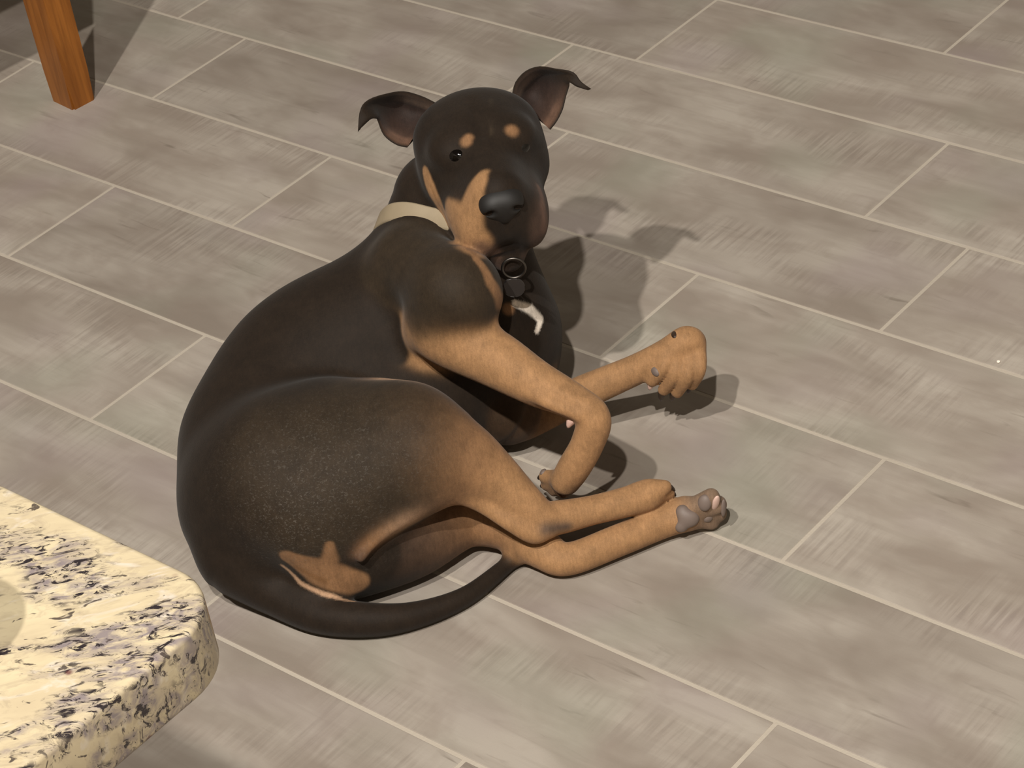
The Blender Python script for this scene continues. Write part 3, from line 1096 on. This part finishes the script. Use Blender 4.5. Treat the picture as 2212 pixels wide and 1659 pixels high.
NA, rows = 72, (-0.0115, -0.0105, 0.0105, 0.0115)
V, Fc = [], []
for i in range(NA):
    a = 2 * math.pi * i / NA
    d = d1 * math.cos(a) + d2 * math.sin(a)
    r0 = neck_radius(cen, d)
    ra, rb = neck_radius(cen - nn * 0.012, d), neck_radius(cen + nn * 0.012, d)
    for hgt, off in ((-0.0095, 0.0005), (-0.0095, 0.0040), (-0.0075, 0.0052), (0.0075, 0.0052), (0.0095, 0.0040), (0.0095, 0.0005)):
        r = ra + (rb - ra) * (hgt + 0.012) / 0.024 + (off if math.cos(a) < 0.2 else off - 0.008 * min(1, (math.cos(a) - 0.2) / 0.3))
        V.append(cen + nn * hgt + d * r)
for i in range(NA):
    j = (i + 1) % NA
    for k in range(6):
        l = (k + 1) % 6
        Fc.append((i * 6 + k, j * 6 + k, j * 6 + l, i * 6 + l))
collar = mesh_obj('collar', V, Fc, M_COLLAR, dog, True)
collar['label'] = 'tan leather collar round the neck'


def ring(name, c, r, w, u, v, mat, parent):
    V, Fc, n, m = [], [], 32, 10
    n3 = np.cross(u, v)
    for i in range(n):
        a = 2 * math.pi * i / n
        e = u * math.cos(a) + v * math.sin(a)
        for j in range(m):
            b = 2 * math.pi * j / m
            V.append(c + e * (r + w * math.cos(b)) + n3 * w * math.sin(b))
    for i in range(n):
        for j in range(m):
            k, l = (i + 1) % n, (j + 1) % m
            Fc.append((i * m + j, k * m + j, k * m + l, i * m + l))
    return mesh_obj(name, V, Fc, mat, parent, True)


rh = hit(1106, 572)
rc = rh[0] + rh[1] * 0.006
ru = -CAM_R * 1.0
rv = np.array([0, 0, 1.0]) - CAM_R * CAM_R[2]; rv /= np.linalg.norm(rv)
ring('ring', rc, 0.0125, 0.0016, ru, rv, M_RING, collar)
tb = bmesh.new()
bmesh.ops.create_cone(tb, segments=24, radius1=0.012, radius2=0.012, depth=0.002, cap_ends=True)
A = np.stack([ru, rv, np.cross(ru, rv)], 1)
for v in tb.verts:
    v.co = A @ np.array(v.co) + rc - rv * 0.0245 + rh[1] * 0.001
bmesh.ops.bevel(tb, geom=list(tb.edges), offset=0.0004, segments=1, affect='EDGES')
link_mesh('tag', bm_mesh('tag', tb), flat_material('dark_tag', '2e2a28', 0.4), collar)

# --- claws
def claw(px0, py0, z0, px1, py1, z1, r, mat):
    a, b = P(px0, py0, z0), P(px1, py1, z1)
    mid = (a + b) / 2 + np.array([0, 0, 0.002])
    knots = [(a, r, (0, 0, 0)), (mid, r * 0.8, (0, 0, 0)), (b, 0.0015, (0, 0, 0))]
    tb = Tube(knots, 4)
    V, Fc = [], []
    cs = [c.a for c in tb.cones] + [tb.cones[-1].b]
    rs = [c.ra for c in tb.cones] + [0.0008]
    dr = (b - a) / np.linalg.norm(b - a)
    x = np.cross(dr, [0, 0, 1.0]); x /= np.linalg.norm(x); y = np.cross(dr, x)
    for c, q in zip(cs, rs):
        for j in range(8):
            w = 2 * math.pi * j / 8
            V.append(c + x * q * math.cos(w) + y * q * 1.2 * math.sin(w))
    for i in range(len(cs) - 1):
        for j in range(8):
            k = (j + 1) % 8
            Fc.append((i * 8 + j, i * 8 + k, (i + 1) * 8 + k, (i + 1) * 8 + j))
    Fc.append(tuple(range(8))[::-1]); Fc.append(tuple(range((len(cs) - 1) * 8, len(cs) * 8)))
    return mesh_obj('claw', V, Fc, mat, dog, True)


claw(1411, 820, 0.084, 1403, 842, 0.070, 0.0050, M_CLAWP)
claw(1434, 838, 0.071, 1427, 866, 0.054, 0.0052, M_CLAW)
claw(1461, 842, 0.067, 1450, 866, 0.052, 0.0050, M_CLAW)
claw(1495, 826, 0.073, 1486, 850, 0.058, 0.0045, M_CLAW)
claw(1434, 1052, 0.060, 1458, 1060, 0.050, 0.0042, M_CLAW)
claw(1441, 1064, 0.048, 1460, 1071, 0.040, 0.0042, M_CLAW)
claw(1180, 1030, 0.063, 1162, 1034, 0.054, 0.0038, M_CLAW)
claw(1184, 1046, 0.051, 1168, 1052, 0.042, 0.0038, M_CLAW)
claw(1243, 900, 0.150, 1226, 924, 0.136, 0.0058, M_CLAWP)


def pad(px, py, rx, ry, mat, ang=0.0, out=0.35):
    h = hit(px, py)
    if h is None: return
    n = h[1]
    up = np.array([math.sin(ang), 0, math.cos(ang)])
    fr = frame(n, up + 1e-3)
    t = min(rx, ry) * PXM * 0.6
    blob('paw_pad', h[0] - n * t * (1 - 2 * out), (rx * PXM, ry * PXM, t), fr, mat, 16)


lobes = []
for px, py, r in ((1474, 1105, 15), (1495, 1122, 17), (1472, 1140, 14), (1484, 1122, 19)):
    h = hit(px, py)
    lobes.append(Ell(h[0] - h[1] * 0.002, (r * PXM, r * PXM, 0.0058), frame(h[1], np.array([0, 0, 1.0])), (0, 0, 0)))
pc = np.mean([l.c for l in lobes], 0)
pv_, pq_ = surface_nets(build_field([((lobes, 0.004), 0.0)], pc - 0.035, pc + 0.035, 0.0011))
link_mesh('paw_pad', np_mesh('paw_pad', smooth(pv_, pq_, 2), pq_), M_PAD, dog, True)
pad(1521, 1088, 15, 19, M_PAD, 0.2, 0.25)
pad(1547, 1088, 9, 24, M_PADP, 0.1, 0.3)
pad(1564, 1098, 7, 22, M_PAD, 0.2, 0.3)
pad(1530, 1122, 11, 10, M_PAD, 0.2, 0.3)
pad(1414, 803, 13, 10, M_PAD, 0.5, 0.3)
pad(1455, 722, 12, 7, M_CLAW, 0.8, 0.25)
pad(1172, 1018, 10, 8, M_PAD, 0.5, 0.3)

# --- a crumb on the boards
cp = P(2157, 783, 0.0)
bm = bmesh.new()
bmesh.ops.create_icosphere(bm, subdivisions=2, radius=0.0024)
for k, v in enumerate(bm.verts):
    v.co *= 0.8 + 0.35 * ((k * 37) % 11) / 11
    v.co.z *= 0.6
zmin = min(v.co.z for v in bm.verts)
crumb = link_mesh('crumb', bm_mesh('crumb', bm), flat_material('bread_crumb', 'e6ddd0', 0.8), None, True)
crumb.location = (cp[0], cp[1], -zmin)
tag(crumb, 'tiny white crumb lying on the grey floor boards', 'crumb')
